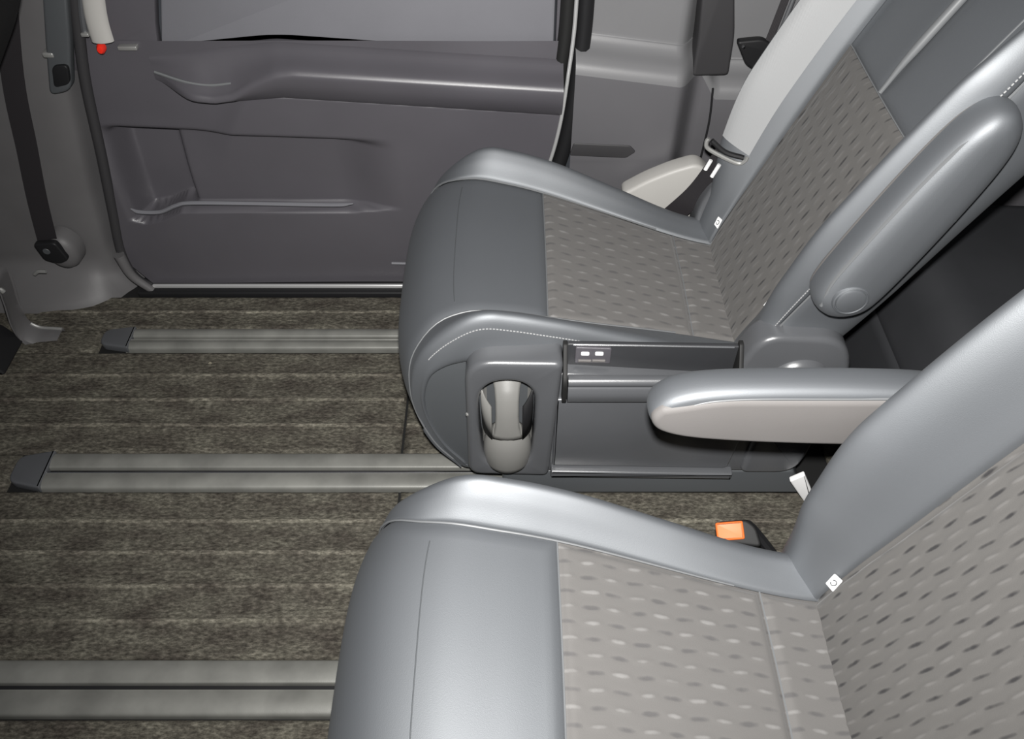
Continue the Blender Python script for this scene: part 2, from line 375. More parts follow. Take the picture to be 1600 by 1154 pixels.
# ------------------------------------------------------------------ sliding door on the far side
def sliding_door():
    d = empty('door_1', (-0.4, DY, 0)); tag(d, 'dark grey sliding door with armrest and moulded pocket', kind='structure')
    X0, X1, Z0, Z1 = -1.02, 0.135, -0.03, 0.80
    def rear_x(z): return lin(z, [(-0.03, 0.02), (0.2, 0.06), (0.36, 0.088), (0.5, 0.112), (0.65, 0.126), (0.9, 0.137)])
    def front_x(z): return lin(z, [(-0.03, -0.93), (0.02, -0.965), (0.08, -1.00), (0.2, -0.998), (0.57, -0.93), (0.8, -0.885)])
    def face(x, z):
        y = DY + 0.0
        # lower panel stands proud of the upper one below the sloping ledge
        zl = lin(x, [(-0.52, 0.555), (0.10, 0.515)])
        y += -0.022 * (1 - smooth01((z - zl + 0.002 + 0.25 * (1 - smooth01((x + 0.75) / 0.2))) / (0.012 + 0.2 * (1 - smooth01((x + 0.75) / 0.25)))))
        # pocket recess with a deeper bottle well at its front
        ztop = lin(x, [(-0.90, 0.455), (-0.31, 0.43)])
        zlip = lin(x, [(-0.96, 0.222), (-0.91, 0.213), (-0.87, 0.222), (-0.815, 0.247), (-0.40, 0.243), (-0.3, 0.25)])
        m = smooth01((z - zlip) / 0.006) * (1 - smooth01((z - ztop + 0.01) / 0.03))
        m *= smooth01((x + 0.955) / 0.05) * (1 - smooth01((x + 0.42) / 0.16))
        y += 0.042 * m
        mw = smooth01((z - zlip) / 0.006) * (1 - smooth01((z - 0.44) / 0.02)) * smooth01((x + 0.94) / 0.03) * (1 - smooth01((x + 0.80) / 0.025))
        y += 0.050 * mw
        # gentle inward swell of the lower edge
        y += 0.004 * smooth01((0.17 - z) / 0.15)
        y += 0.008 * noise.noise((x * 1.7, z * 2.0, 5.0))
        return y
    bm = bmesh.new(); nx, nz = 230, 165; P = []
    for j in range(nz + 1):
        z = lerp(Z0, Z1 - 0.13, j / nz); a, b = front_x(z), rear_x(z)
        P.append([(lerp(a, b, i / nx), face(lerp(a, b, i / nx), z), z) for i in range(nx + 1)])
    grid(bm, P); link('lower_panel', bm, 'trim', d, ang=0)
    # pale upper vinyl panel
    bm = bmesh.new()
    tl = [on_y(262, 0, DY), on_y(238, 82, DY)]
    ol = [(-0.752, 0.64), (-0.70, 0.655), (-0.5, 0.675), (0.089, 0.632), (0.089, 0.95), (-0.66, 0.95)]
    prism(bm, fillet(ol, [0.01, 0.02, 0.05, 0.004, 0.01, 0.03]), 0, 0.03, lambda a, b, h: (a, DY + 0.014 + h, b), 0.005, 2)
    link('upper_panel', bm, 'trim_light', d)
    bm = bmesh.new()
    ol = [(-1.00, 0.60), (-0.758, 0.61), (-0.742, 0.70), (-0.67, 0.95), (-0.86, 0.95)]
    prism(bm, fillet(ol, 0.012), 0, 0.03, lambda a, b, h: (a, DY + 0.004 + h, b), 0.005, 2); link('upper_front_panel', bm, 'trim', d)
    bm = bmesh.new()
    prism(bm, [(0.092, 0.60), (0.128, 0.60), (0.14, 0.95), (0.092, 0.95)], 0, 0.03, lambda a, b, h: (a, DY + 0.006 + h, b), 0.004, 2); link('rear_edge_panel', bm, 'trim', d)
    # armrest: a body of changing section; its top dips into a pull cup at the front end
    xs = [-0.775 + 0.885 * (i / 70) for i in range(71)]
    def ztop(x): return lin(x, [(-0.775, 0.600), (-0.74, 0.592), (-0.70, 0.583), (-0.64, 0.575), (-0.60, 0.582), (-0.55, 0.608), (-0.50, 0.628), (-0.46, 0.632), (0.11, 0.594)])
    def zbot(x): return lin(x, [(-0.775, 0.588), (-0.74, 0.562), (-0.68, 0.545), (-0.6, 0.545), (-0.5, 0.555), (0.11, 0.512)])
    def prot(x): return 0.058 * smooth01((x + 0.785) / 0.11) + 0.004
    P = []
    for x in xs:
        zt, zb, p = ztop(x), zbot(x), prot(x); hgt = zt - zb
        zk = lin(x, [(-0.775, 0.640), (-0.60, 0.660), (-0.50, 0.670), (0.11, 0.632)])
        sec = [(0.03, zk), (0.0, zk - 0.003), (-p * 0.40, lerp(zk, zt, 0.55)), (-p * 0.82, zt + 0.007), (-p * 0.98, zt - 0.001), (-p * 1.03, zt - 0.012),
               (-p * 0.92, zt - hgt * 0.5), (-p * 0.62, zb + 0.01), (-p * 0.3, zb), (0.03, zb - 0.002)]
        P.append([(x, DY + q.x, q.y) for q in catmull([(a, b, 0) for a, b in sec], 4)])
    bm = bmesh.new(); grid(bm, P); arm = link('armrest', bm, 'trim', d, ang=60)
    bm = bmesh.new()    # inner lip of the pull cup
    tube(bm, catmull([(-0.765, DY - 0.02, 0.612), (-0.70, DY - 0.036, 0.598), (-0.65, DY - 0.04, 0.592), (-0.60, DY - 0.04, 0.596)], 6), 0.0035, 6); link('cup_lip', bm, 'piping', arm)
    # ledge under the armrest and rim of the pocket, paler to carry highlights
    bm = bmesh.new()
    ol = [on_y(415, 131, DY - 0.02), on_y(450, 130, DY - 0.02), on_y(866, 156, DY - 0.02), on_y(866, 165, DY - 0.02), on_y(450, 139, DY - 0.02)]
    prism(bm, [(p.x, p.z) for p in ol], 0, 0.02, lambda a, b, h: (a, DY - 0.026 + h, b), 0.002, 2); link('ledge_strip', bm, 'trim_light', d)
    bm = bmesh.new()
    pts = catmull([on_y(*q, DY - 0.026) for q in ((204, 326), (218, 331), (250, 331), (275, 321), (300, 317), (400, 318), (520, 320), (552, 318))], 6)
    tube(bm, pts, lambda t: 0.0052 * min(1, 0.35 + 6 * min(t, 1 - t)), 8); link('pocket_rim', bm, 'trim_light', d)
    bm = bmesh.new(); tube(bm, [on_y(612, 411, DY - 0.03), on_y(660, 412, DY - 0.03)], 0.004, 6); link('lower_rib', bm, 'trim_light', d)
    bm = bmesh.new()
    a, b = on_y(183, 73, DY - 0.01), on_y(214, 76, DY - 0.01); box(bm, (a.x, DY - 0.012, b.z - 0.004), (b.x, DY + 0.005, b.z + 0.005), 0.002); link('latch_clip', bm, 'steel', d)
    return d
sliding_door()

def door_trims():
    # rear door seal with the bright metal flange that catches the flash
    o = empty('trim_1', (0.1, DY, 0)); tag(o, 'black door seal with bright metal flange behind the sliding door', kind='structure')
    path = [(905, -60), (901, 0), (897, 50), (889, 110), (876, 190), (860, 250), (838, 300), (815, 345)]
    bm = bmesh.new(); tube(bm, catmull([on_y(*p, DY - 0.032) for p in path], 8), 0.0042, 12); link('metal_flange', bm, 'flange', o)
    bm = bmesh.new(); tube(bm, catmull([on_y(p[0] - 13, p[1], DY + 0.008) for p in path], 8), 0.016, 10); link('seal_lip', bm, 'rubber', o)
    bm = bmesh.new(); tube(bm, catmull([on_y(p[0] + 15, p[1], DY + 0.012) for p in path], 8), 0.018, 10); link('seal_bulb', bm, 'black', o)
    # sill below the door
    o = empty('trim_2', (-0.4, 1.66, 0)); tag(o, 'dark door sill with thin bright edge strip', kind='structure')
    bm = bmesh.new(); box(bm, (-0.99, 1.629, -0.012), (0.12, 1.70, 0.012), 0.004); link('sill_plate', bm, 'black', o)
    bm = bmesh.new(); box(bm, (-0.955, 1.648, 0.008), (0.1, 1.658, 0.021), 0.004); link('edge_strip', bm, 'flange', o)
    # curved weatherstrip at the front edge of the door
    o = empty('trim_3', (-1.0, 1.66, 0)); tag(o, 'dark curved weatherstrip between pillar and sliding door', kind='structure')
    path = [on_y(q[0], q[1], 1.665) for q in ((112, -60), (122, 40), (134, 130), (158, 240), (176, 330), (190, 395), (212, 433), (246, 452))]
    bm = bmesh.new(); tube(bm, catmull(path, 8), 0.012, 10); link('weatherstrip', bm, 'seal', o)
    path = [on_y(q[0], q[1], 1.645) for q in ((186, 398), (206, 430), (238, 453))]
    bm = bmesh.new(); tube(bm, catmull(path, 8), lambda t: 0.014 * (1 - 0.3 * t), 10); link('corner_bead', bm, 'pillar', o)
door_trims()

def pillar():
    o = empty('wall_front_pillar', (-1.15, 1.68, 0)); tag(o, 'grey plastic pillar trim in front of the sliding door', kind='structure')
    def right_x(z): return lin(z, [(-0.01, -1.00), (0.05, -1.035), (0.12, -1.035), (0.30, -1.01), (0.57, -0.958), (0.95, -0.89)])
    P = []; nz = 60
    for j in range(nz + 1):
        z = lerp(-0.012, 0.95, j / nz); xr = right_x(z); row = []
        flare = 0.10 * smooth01((0.10 - z) / 0.11)
        for u, dy in ((0, 0.06), (0.02, 0.022), (0.05, 0.008), (0.12, 0.0), (0.3, -0.004), (0.6, -0.004), (1.0, 0.02)):
            row.append((xr - u * 0.62, 1.665 + dy - flare * smooth01(u * 5), z))
        P.append([Vector(q) for q in catmull(row, 4)])
    bm = bmesh.new(); grid(bm, P); link('pillar_panel', bm, 'pillar', o)
    # guide slot with dark housing, top of the pillar
    a, b = on_y(84, -60, 1.655), on_y(97, 140, 1.655)
    bm = bmesh.new()
    ol = [on_y(*q, 1.65) for q in ((66, -60), (104, -60), (112, 60), (114, 138), (80, 146), (74, 70))]
    prism(bm, fillet([(p.x, p.z) for p in ol], [0, 0, 0.02, 0.02, 0.02, 0.02]), 0, 0.03, lambda x, z, h: (x, 1.638 + h, z), 0.006, 3); h = link('guide_housing', bm, 'leather_dark', o)
    bm = bmesh.new(); ol = [on_y(*q, 1.63) for q in ((80, 104), (105, 102), (109, 132), (84, 138))]
    prism(bm, fillet([(p.x, p.z) for p in ol], 0.012), 0, 0.012, lambda x, z, hh: (x, 1.630 + hh, z), 0.003); link('guide_slot', bm, 'black', h)
    bm = bmesh.new(); p = on_y(77, 84, 1.645); box(bm, (p.x - 0.012, 1.636, p.z - 0.006), (p.x + 0.012, 1.66, p.z + 0.006), 0.004); link('guide_bolt', bm, 'steel', h)
    # round anchor boss low on the pillar
    p = on_y(98, 392, 1.63)
    bm = bmesh.new(); lathe(bm, [(0.0, -0.02), (0.03, -0.02), (0.045, -0.012), (0.052, 0.0), (0.055, 0.03)], lambda u, v, hh: (p.x + u * 0.8, 1.63 + hh, p.z + v), n=28); link('anchor_boss', bm, 'pillar', o)
pillar()

def wall_far():
    """quarter trim behind the sliding door"""
    o = empty('wall_far', (0.8, DY, 0)); tag(o, 'grey rear side trim with rounded shelf ledge', kind='structure')
    def zled(x): return lin(x, [(0.1, 0.645), (0.42, 0.605), (0.46, 0.545), (2.4, 0.50)])
    P = []
    nx = 160
    for i in range(nx + 1):
        x = lerp(0.135, 2.3, (i / nx) ** 1.6); zl = zled(x)
        dep = 0.075 * smooth01((x - 0.36) / 0.06)            # the panel steps back behind the dark channel
        prof = [(0.035, 0.98), (0.03, 0.85), (0.026, zl + 0.06), (0.022, zl + 0.035), (0.008, zl + 0.018), (-0.018, zl + 0.004), (-0.034, zl - 0.016), (-0.036, zl - 0.06), (-0.030, 0.42),
                (-0.027, 0.385), (-0.023, 0.33), (-0.018, 0.25), (-0.01, 0.1), (-0.01, -0.012)]
        P.append([(x, DY + dep + a, z) for a, z in [(q.x, q.y) for q in catmull([(a, b, 0) for a, b in prof], 5)]])
    bm = bmesh.new(); grid(bm, [r[:33] for r in P]); link('upper_side_panel', bm, 'quarter_light', o, ang=0)
    bm = bmesh.new(); grid(bm, [r[32:] for r in P]); link('lower_side_panel', bm, 'quarter', o, ang=0)
    bm = bmesh.new()
    ol = [on_y(*q, DY - 0.034) for q in ((896, 224), (985, 228), (994, 238), (978, 248), (890, 244))]
    prism(bm, fillet([(p.x, p.z) for p in ol], 0.006), 0, 0.02, lambda a, b, h: (a, DY - 0.033 + h, b), 0.003); link('recess_shade', bm, 'seal', o)  # dark slab carries the shade of a shallow recess
    # dark vertical channel for the belt
    bm = bmesh.new()
    ol = [on_y(*q, DY + 0.0) for q in ((1104, -60), (1150, -60), (1150, 60), (1140, 122), (1082, 124), (1092, 70))]
    prism(bm, fillet([(p.x, p.z) for p in ol], [0, 0, 0.02, 0.01, 0.01, 0.02]), 0, 0.07, lambda a, b, h: (a, DY + 0.012 + h, b), 0.006); link('belt_channel', bm, 'seal', o)
    bm = bmesh.new(); tube(bm, catmull([on_y(*q, DY + 0.03) for q in ((1114, 138), (1108, 190), (1094, 250))], 6), 0.0025, 6); link('panel_joint', bm, 'black', o)
wall_far()

# pale rounded cover seen between the far seat and the side trim
def make_pale_cover():
    ol = [on_y(*q, 1.60) for q in ((968, 306), (1010, 284), (1050, 268), (1092, 256), (1130, 290), (1130, 372), (1040, 372))]
    bm = bmesh.new(); prism(bm, fillet([(p.x, p.z) for p in ol], [0.02, 0.02, 0.02, 0.02, 0.03, 0.02, 0.02]), 0, 0.05, lambda a, b, h: (a, 1.60 + h, b), 0.008, 3)
    tag(link('pale_cover', bm, 'ivory', ang=35), 'pale grey rounded cover behind the belt strap of the far seat', 'cover')
make_pale_cover()

# ------------------------------------------------------------------ captain seats
class Seat:
    def __init__(self, name, yc, sgn, label):
        self.yc, self.sg = yc, sgn          # sgn: world Y direction of the aisle side
        self.root = empty(name, (0.12, yc, 0)); tag(self.root, label, 'seat', 'second-row captain seats')
    sx = 1.0
    def W(self, x, t, z): return Vector((0.07 + (x - 0.07) * self.sx, self.yc + self.sg * t, z))
CPROF = catmull([(-0.135, 0.07, 0), (-0.186, 0.14, 0), (-0.217, 0.23, 0), (-0.226, 0.31, 0), (-0.212, 0.385, 0), (-0.165, 0.440, 0), (-0.09, 0.463, 0), (-0.01, 0.455, 0), (0.067, 0.436, 0),
                 (0.18, 0.403, 0), (0.30, 0.368, 0), (0.40, 0.340, 0), (0.47, 0.325, 0)], 24)
BPROF = catmull([(0.425, 0.27, 0), (0.437, 0.34, 0), (0.468, 0.42, 0), (0.503, 0.50, 0), (0.565, 0.645, 0), (0.63, 0.79, 0), (0.70, 0.93, 0), (0.765, 1.05, 0)], 24)
def arclen(P):
    L = [0]
    for a, b in zip(P, P[1:]): L.append(L[-1] + (b - a).length)
    return L
CL, BL = arclen(CPROF), arclen(BPROF)
def at_len(P, L, s):
    s = max(0, min(L[-1], s)); lo, hi = 0, len(L) - 1
    while hi - lo > 1:
        mid = (lo + hi) // 2
        if L[mid] <= s: lo = mid
        else: hi = mid
    t = (s - L[lo]) / (L[hi] - L[lo]); p = P[lo].lerp(P[hi], t)
    a, b = P[max(lo - 3, 0)], P[min(hi + 3, len(P) - 1)]; d = (b - a).normalized()
    return p, Vector((-d.y, d.x, 0))
def s_of_x(P, L, x, top=True):
    best = min((abs(p.x - x) + (0 if (not top or p.y > 0.30) else 9), i) for i, p in enumerate(P)); return L[best[1]]
def s_of_z(P, L, z): return L[min((abs(p.y - z), i) for i, p in enumerate(P))[1]]
SF = s_of_x(CPROF, CL, 0.066); SR = s_of_x(CPROF, CL, 0.355); SN = s_of_x(CPROF, CL, -0.11)

def cushion_section(s, sg=1):
    """half cross-section of the cushion at profile length s, as a curve in (t, n)"""
    p, nrm = at_len(CPROF, CL, s)
    x = s - SF + 0.066                       # unrolled distance, about X on the top
    ti = interp(x, [(-0.50, 0.263), (-0.32, 0.258), (-0.22, 0.240), (-0.13, 0.211), (-0.03, 0.198), (0.06, 0.192), (0.46, 0.150)])
    Wd = interp(x, [(-0.45, 0.262), (-0.2, 0.272), (0.0, 0.266), (0.45, 0.225)])
    hb = interp(x, [(-0.29, 0.0), (-0.19, 0.010), (-0.04, 0.050), (0.06, 0.048), (0.22, 0.034), (0.40, 0.016)])
    dp = interp(x, [(-0.42, 0.012), (-0.26, 0.022), (-0.16, 0.045), (-0.06, 0.055), (0.2, 0.06), (0.4, 0.08)])
    bw = Wd - ti
    return ti, Wd, [(0, 0.003), (ti * 0.5, 0.002), (ti, 0.0), (ti + bw * 0.25, hb * 0.34), (ti + bw * 0.5, hb * 0.70), (ti + bw * 0.74, hb * 0.94), (ti + bw * 0.93, hb * 0.84 - 0.003),
                    (Wd + 0.003, hb * 0.42 - 0.012), (Wd + 0.006, -0.008 - dp * 0.40), (Wd + 0.005, -dp * 0.8 - 0.006), (Wd - 0.002, -dp - 0.010)]
FIT = {'hb': (1, 1), 'w': (0, 0), 'dz': 0.0}           # bolster height and extra width: aisle side, door side
def back_section(s, sg=1):
    p, nrm = at_len(BPROF, BL, s); z = p.y
    ti = interp(z, [(0.30, 0.15), (0.45, 0.158), (0.8, 0.178), (1.0, 0.185)])
    Wd = interp(z, [(0.28, 0.212), (0.42, 0.222), (0.60, 0.238), (0.9, 0.245), (1.05, 0.22)])
    hb = interp(z + FIT['dz'], [(0.28, 0.012), (0.40, 0.030), (0.52, 0.075), (0.66, 0.100), (0.88, 0.098), (1.05, 0.05)])
    q = 0 if sg > 0 else 1; hb *= FIT['hb'][q]; Wd += FIT['w'][q]
    bw = Wd - ti
    return ti, Wd, [(0, 0.004), (ti * 0.5, 0.003), (ti, 0.0), (ti + bw * 0.20, hb * 0.32), (ti + bw * 0.45, hb * 0.74), (ti + bw * 0.70, hb * 0.97), (ti + bw * 0.9, hb * 0.95),
                    (Wd + 0.006, hb * 0.66), (Wd + 0.012, hb * 0.2), (Wd + 0.012, -0.05), (Wd + 0.004, -0.11), (Wd - 0.03, -0.142), (Wd * 0.5, -0.152), (0, -0.155)]
def surf(P, L, sec, s, k, sg, extra=0.0):
    """point on a seat surface: k indexes the control points of the section (fractional)"""
    ti, Wd, c = sec(s, sg); i = min(int(k), len(c) - 2); f = k - i
    g = lambda j: c[max(0, min(len(c) - 1, j))]
    if i == 0: p0 = (-c[1][0], c[1][1])
    else: p0 = g(i - 1)
    if i + 2 < len(c): p3 = c[i + 2]
    else: p3 = (2 * c[-1][0] - c[-2][0], 2 * c[-1][1] - c[-2][1])
    p1, p2 = g(i), g(i + 1)
    if i == 2: p0 = (2 * p1[0] - p2[0], 2 * p1[1] - p2[1])          # the seam is a crisp break between two panels
    if i == 1: p3 = (2 * p2[0] - p1[0], 2 * p2[1] - p1[1])
    cr = lambda a, b, d, e: 0.5 * (2 * b + (d - a) * f + (2 * a - 5 * b + 4 * d - e) * f * f + (3 * b - a - 3 * d + e) * f ** 3)
    t, n = cr(p0[0], p1[0], p2[0], p3[0]), cr(p0[1], p1[1], p2[1], p3[1])
    # local normal of the section to push out along
    dt, dn = p2[0] - p1[0], p2[1] - p1[1]; ln = math.hypot(dt, dn) or 1
    t += -dn / ln * extra; n += dt / ln * extra
    p, nr = at_len(P, L, s)
    x, z = p.x + nr.x * n, p.y + nr.y * n
    if P is CPROF: x += 0.040 * smooth01((0.02 - x) / 0.2) * min(1.05, abs(t) / 0.27) ** 4      # the front edge bows back towards its corners
    return x, sg * t, z
def patch(seat, name, mat, prof, s0, s1, k0, k1, ns, nk, side=1, relief=0.0, both=False, groove=0.006, gw=0.007, pat=1.0):
    """one upholstery panel; both=True spans -k1..k1 over the middle"""
    P, L, sec = prof; bm = bmesh.new(); rows = []; uvs = {}
    for i in range(ns + 1):
        a = i / ns; s = lerp(s0, s1, a); row = []
        for j in range(nk + 1):
            b = j / nk
            if both: q = lerp(-k1, k1, b); k, sd = abs(q), (1 if q >= 0 else -1)
            else: k, sd = lerp(k0, k1, b), side
            x, t, z = surf(P, L, sec, s, k, sd)
            wlen = 0.04 * abs(k1 - k0) if not both else 0.38
            d = min(a * (s1 - s0), (1 - a) * (s1 - s0), b * wlen, (1 - b) * wlen)
            e = -groove * math.exp(-(d / gw) ** 2)
            if relief:
                r = dash(s, t, 'back' if P is BPROF else 'seat')
                e += relief * (max(0, r) ** 1.3 - 0.6 * max(0, -r) ** 1.3) * smooth01(d / 0.02)
            x, t, z = surf(P, L, sec, s, k, sd, e)
            v = bm.verts.new(seat.W(x, t, z)); uvs[v] = (s, t); row.append(v)
        rows.append(row)
    uvl = bm.loops.layers.uv.new('UVMap')
    for r0, r1 in zip(rows, rows[1:]):
        for j in range(nk):
            f = bm.faces.new((r0[j], r0[j + 1], r1[j + 1], r1[j]))
            for lp in f.loops: lp[uvl].uv = uvs[lp.vert]
    return link(name, bm, mat, seat.root, ang=0)
def seam(seat, name, mat, prof, pts, r=0.0016, lift=0.001):
    P, L, sec = prof; bm = bmesh.new()
    tube(bm, [seat.W(*surf(P, L, sec, s, abs(k), 1 if k >= 0 else -1, lift)) for s, k in pts], r, 6)
    return link(name, bm, mat, seat.root)
def stitches(seat, prof, pts, step=0.006, ln=0.0038, r=0.0009):
    P, L, sec = prof; bm = bmesh.new()
    W = [seat.W(*surf(P, L, sec, s, abs(k), 1 if k >= 0 else -1, 0.0008)) for s, k in pts]
    LL = arclen(W); n = int(LL[-1] / step)
    def at(s):
        for i in range(len(LL) - 1):
            if LL[i + 1] >= s: return W[i].lerp(W[i + 1], (s - LL[i]) / max(1e-9, LL[i + 1] - LL[i]))
        return W[-1]
    for i in range(n): tube(bm, [at(i * step), at(i * step + ln)], r, 4)
    o = link('stitching', bm, 'thread', seat.root); o['kind'] = 'stuff'; return o
CP, BP = (CPROF, CL, cushion_section), (BPROF, BL, back_section)

def armrest(seat, phi, pose):
    piv = (0.535, 0.604) if pose == 'down' else (0.543, 0.584)
    ca, sa = -math.cos(phi), math.sin(phi); cb, sb = math.sin(phi), math.cos(phi)
    off = 0.030 if pose == 'down' else 0.0
    fn = lambda a, b, t: seat.W(piv[0] + ca * a + cb * b, t + off, piv[1] + sa * a + sb * b)
    ol = [(v.x, v.y) for v in catmull([(-0.052, 0.0, 0), (-0.036, 0.038, 0), (0.0, 0.058, 0), (0.08, 0.065, 0), (0.20, 0.066, 0), (0.28, 0.061, 0), (0.328, 0.047, 0), (0.352, 0.024, 0), (0.354, 0.002, 0), (0.338, -0.018, 0),
                                       (0.295, -0.033, 0), (0.21, -0.043, 0), (0.10, -0.049, 0), (0.0, -0.050, 0), (-0.038, -0.036, 0)], 6, True)]
    bm = bmesh.new(); rings = []
    for sc, t in ((0.15, 0.2445), (0.55, 0.2445), (0.80, 0.2455), (0.91, 0.249), (0.97, 0.2555), (0.995, 0.264), (1.0, 0.272), (0.985, 0.281), (0.945, 0.2895), (0.875, 0.2965), (0.77, 0.302), (0.62, 0.306), (0.42, 0.3085), (0.2, 0.3095), (0.05, 0.310)):
        rings.append([fn(lerp(max(0.0, min(0.30, p[0])), p[0], sc), lerp(0.004, p[1], sc), t) for p in ol])
    rows, fs = grid(bm, rings, True); bm.faces.new(rows[0]); bm.faces.new(rows[-1])
    body = link('armrest', bm, 'leather', seat.root, ang=0)
    inset = lambda d: [(p[0] * (1 - d / 0.19) + 0.16 * d / 0.19, min(0.051 - 0.02 * smooth01((p[0] - 0.25) / 0.12), p[1] * (1 - d / 0.058))) for p in ol]
    bm = bmesh.new(); prism(bm, inset(0.003), 0.241, 0.272, fn, 0.010, 5)
    o = link('inner_panel', bm, 'greige', body); o['label'] = 'greige side panel of the armrest'
    bm = bmesh.new()
    pth = [fn(a, b, 0.2465) for a, b in ((0.02, 0.0515), (0.12, 0.0515), (0.22, 0.0515), (0.27, 0.048), (0.30, 0.040), (0.330, 0.022), (0.345, 0.008))]; tube(bm, catmull(pth, 5), 0.0022, 6); link('piping', bm, 'piping', body)
    bm = bmesh.new()
    lo = [(v.x, v.y) for v in catmull([(-0.030, -0.030, 0), (0.02, -0.0425, 0), (0.10, -0.0415, 0), (0.20, -0.036, 0), (0.28, -0.027, 0), (0.32, -0.014, 0), (0.337, 0.004, 0)], 8)]
    tube(bm, [fn(p[0], p[1], 0.2985) for p in lo], 0.0030, 6); link('side_seam', bm, 'piping', body)
    bm = bmesh.new()
    cu, cv = 0.003, 0.0
    lathe(bm, [(0.0, 0.3135), (0.020, 0.3130), (0.0235, 0.3115), (0.0245, 0.3085), (0.0255, 0.3085), (0.0265, 0.3115), (0.0285, 0.3105), (0.031, 0.303)], lambda u, v, h: fn(cu + u, cv + v, h), n=40); link('pivot_cap', bm, 'leather', body)
    return body

def side_console(seat):
    """plastic inner side: cup holder, tray with charging ports, lower cover"""
    c = empty('side_console', (0.2, seat.yc + seat.sg * 0.28, 0.25)); c.parent = seat.root
    c.matrix_parent_inverse = Matrix.Translation(-seat.root.location)
    fn = lambda a, b, t: seat.W(a, t, b)
    def prt(name, bm, mat):
        me = link(name, bm, mat, None); me.parent = c; me.matrix_parent_inverse = (seat.root.matrix_basis @ c.matrix_parent_inverse @ c.matrix_basis).inverted(); return me
    # lower cover: backing plate, raised panel, ledge
    bm = bmesh.new(); prism(bm, fillet([(0.06, 0.10), (0.585, 0.10), (0.60, 0.30), (0.55, 0.36), (0.06, 0.40)], [0.005, 0.05, 0.04, 0.03, 0.01]), 0.255, 0.297, fn, 0.008, 3); prt('cover_plate', bm, 'plastic')
    bm = bmesh.new(); prism(bm, fillet([(0.081, 0.128), (0.436, 0.118), (0.452, 0.30), (0.44, 0.333), (0.081, 0.334)], [0.004, 0.012, 0.01, 0.01, 0.004]), 0.285, 0.303, fn, 0.005, 3); prt('lower_panel', bm, 'plastic')
    bm = bmesh.new(); prism(bm, fillet([(0.078, 0.106), (0.445, 0.098), (0.446, 0.116), (0.079, 0.126)], 0.003), 0.285, 0.316, fn, 0.005, 3); prt('lower_ledge', bm, 'plastic')
    bm = bmesh.new(); prism(bm, fillet([(0.462, 0.105), (0.578, 0.105), (0.592, 0.26), (0.470, 0.26)], [0.02, 0.045, 0.02, 0.01]), 0.285, 0.306, fn, 0.010, 4); prt('rear_cover', bm, 'plastic')
    # cup-holder housing with an arched opening
    out = fillet([(-0.088, 0.112), (0.074, 0.105), (0.090, 0.442), (-0.083, 0.446)], [0.03, 0.016, 0.016, 0.055], 8)
    hole = [(v.x, v.y) for v in catmull([(-0.058, 0.19, 0), (-0.062, 0.30, 0), (-0.057, 0.358, 0), (-0.037, 0.387, 0), (-0.008, 0.395, 0), (0.020, 0.387, 0), (0.039, 0.358, 0), (0.042, 0.30, 0), (0.038, 0.19, 0), (0.02, 0.150, 0), (-0.01, 0.142, 0), (-0.04, 0.150, 0)], 5, True)]
    bm = bmesh.new(); prism(bm, out, 0.25, 0.314, fn, 0.011, 4, hole); prt('cup_housing', bm, 'plastic')
    xc, tc = -0.009, 0.292
    bm = bmesh.new()                       # concave back of the well
    lathe(bm, [(0.0, 0.18), (0.044, 0.18), (0.048, 0.19), (0.049, 0.40)], lambda u, v, h: seat.W(xc + u, tc - 0.006 - abs(v) * 0.75, h), 0, PI, 24); prt('well_wall', bm, 'cup')
    # two curved retaining arms beside the front slot, coloured lit grey left, unlit black right
    for sg2, mt in ((-1, 'cup'), (1, 'black')):
        bm = bmesh.new(); P = []
        for i in range(13):
            a = lerp(0.08, 0.58, i / 12) * PI / 2
            r0 = 0.046; x = sg2 * r0 * math.cos(a); y = 0.030 * math.sin(a)
            zt, zb = 0.362 - 0.05 * math.sin(a) ** 2, 0.232 + 0.035 * (1 - math.sin(a))
            P.append([seat.W(xc + x, tc + y, zt), seat.W(xc + x * 1.0, tc + y + 0.004, lerp(zt, zb, 0.5)), seat.W(xc + x * 0.98, tc + y + 0.004, zb)])
        grid(bm, P); o = prt('retaining_arm', bm, mt)
        m = o.modifiers.new('thick', 'SOLIDIFY'); m.thickness = 0.003
    bm = bmesh.new()                       # tongue in the slot, flaring into the cup foot
    P = []
    for z, wd, t in ((0.380, 0.036, 0.258), (0.362, 0.028, 0.272), (0.345, 0.0225, 0.290), (0.325, 0.0205, 0.305), (0.295, 0.0205, 0.314), (0.268, 0.022, 0.318), (0.248, 0.0255, 0.320), (0.236, 0.030, 0.320)):
        P.append([seat.W(xc + wd * q, t - 0.006 * q * q, z) for q in (-1, -0.8, -0.4, 0, 0.4, 0.8, 1)])
    grid(bm, P); o = prt('slot_tongue', bm, 'cup'); m = o.modifiers.new('thick', 'SOLIDIFY'); m.thickness = 0.003
    bm = bmesh.new()                       # bulging foot of the cup
    lathe(bm, [(0.0, 0.128), (0.028, 0.128), (0.040, 0.136), (0.045, 0.152), (0.0475, 0.185), (0.045, 0.212), (0.038, 0.232), (0.029, 0.243), (0.026, 0.247), (0.0245, 0.246), (0.0, 0.24)], lambda u, v, h: seat.W(xc + u, tc + 0.004 + v * 0.80, h), n=40); prt('cup_foot', bm, 'cup')
    # small screw caps
    for (x, z) in ((0.02, 0.436), (-0.083, 0.30)):
        bm = bmesh.new(); lathe(bm, [(0.0, 0.3165), (0.0025, 0.316), (0.0035, 0.312)], lambda u, v, h: fn(x + u, z - (0.0 if x < 0 else 0.006) + v, h - (0.004 if x > 0 else 0.004)), n=12); prt('screw_cap', bm, 'steel')
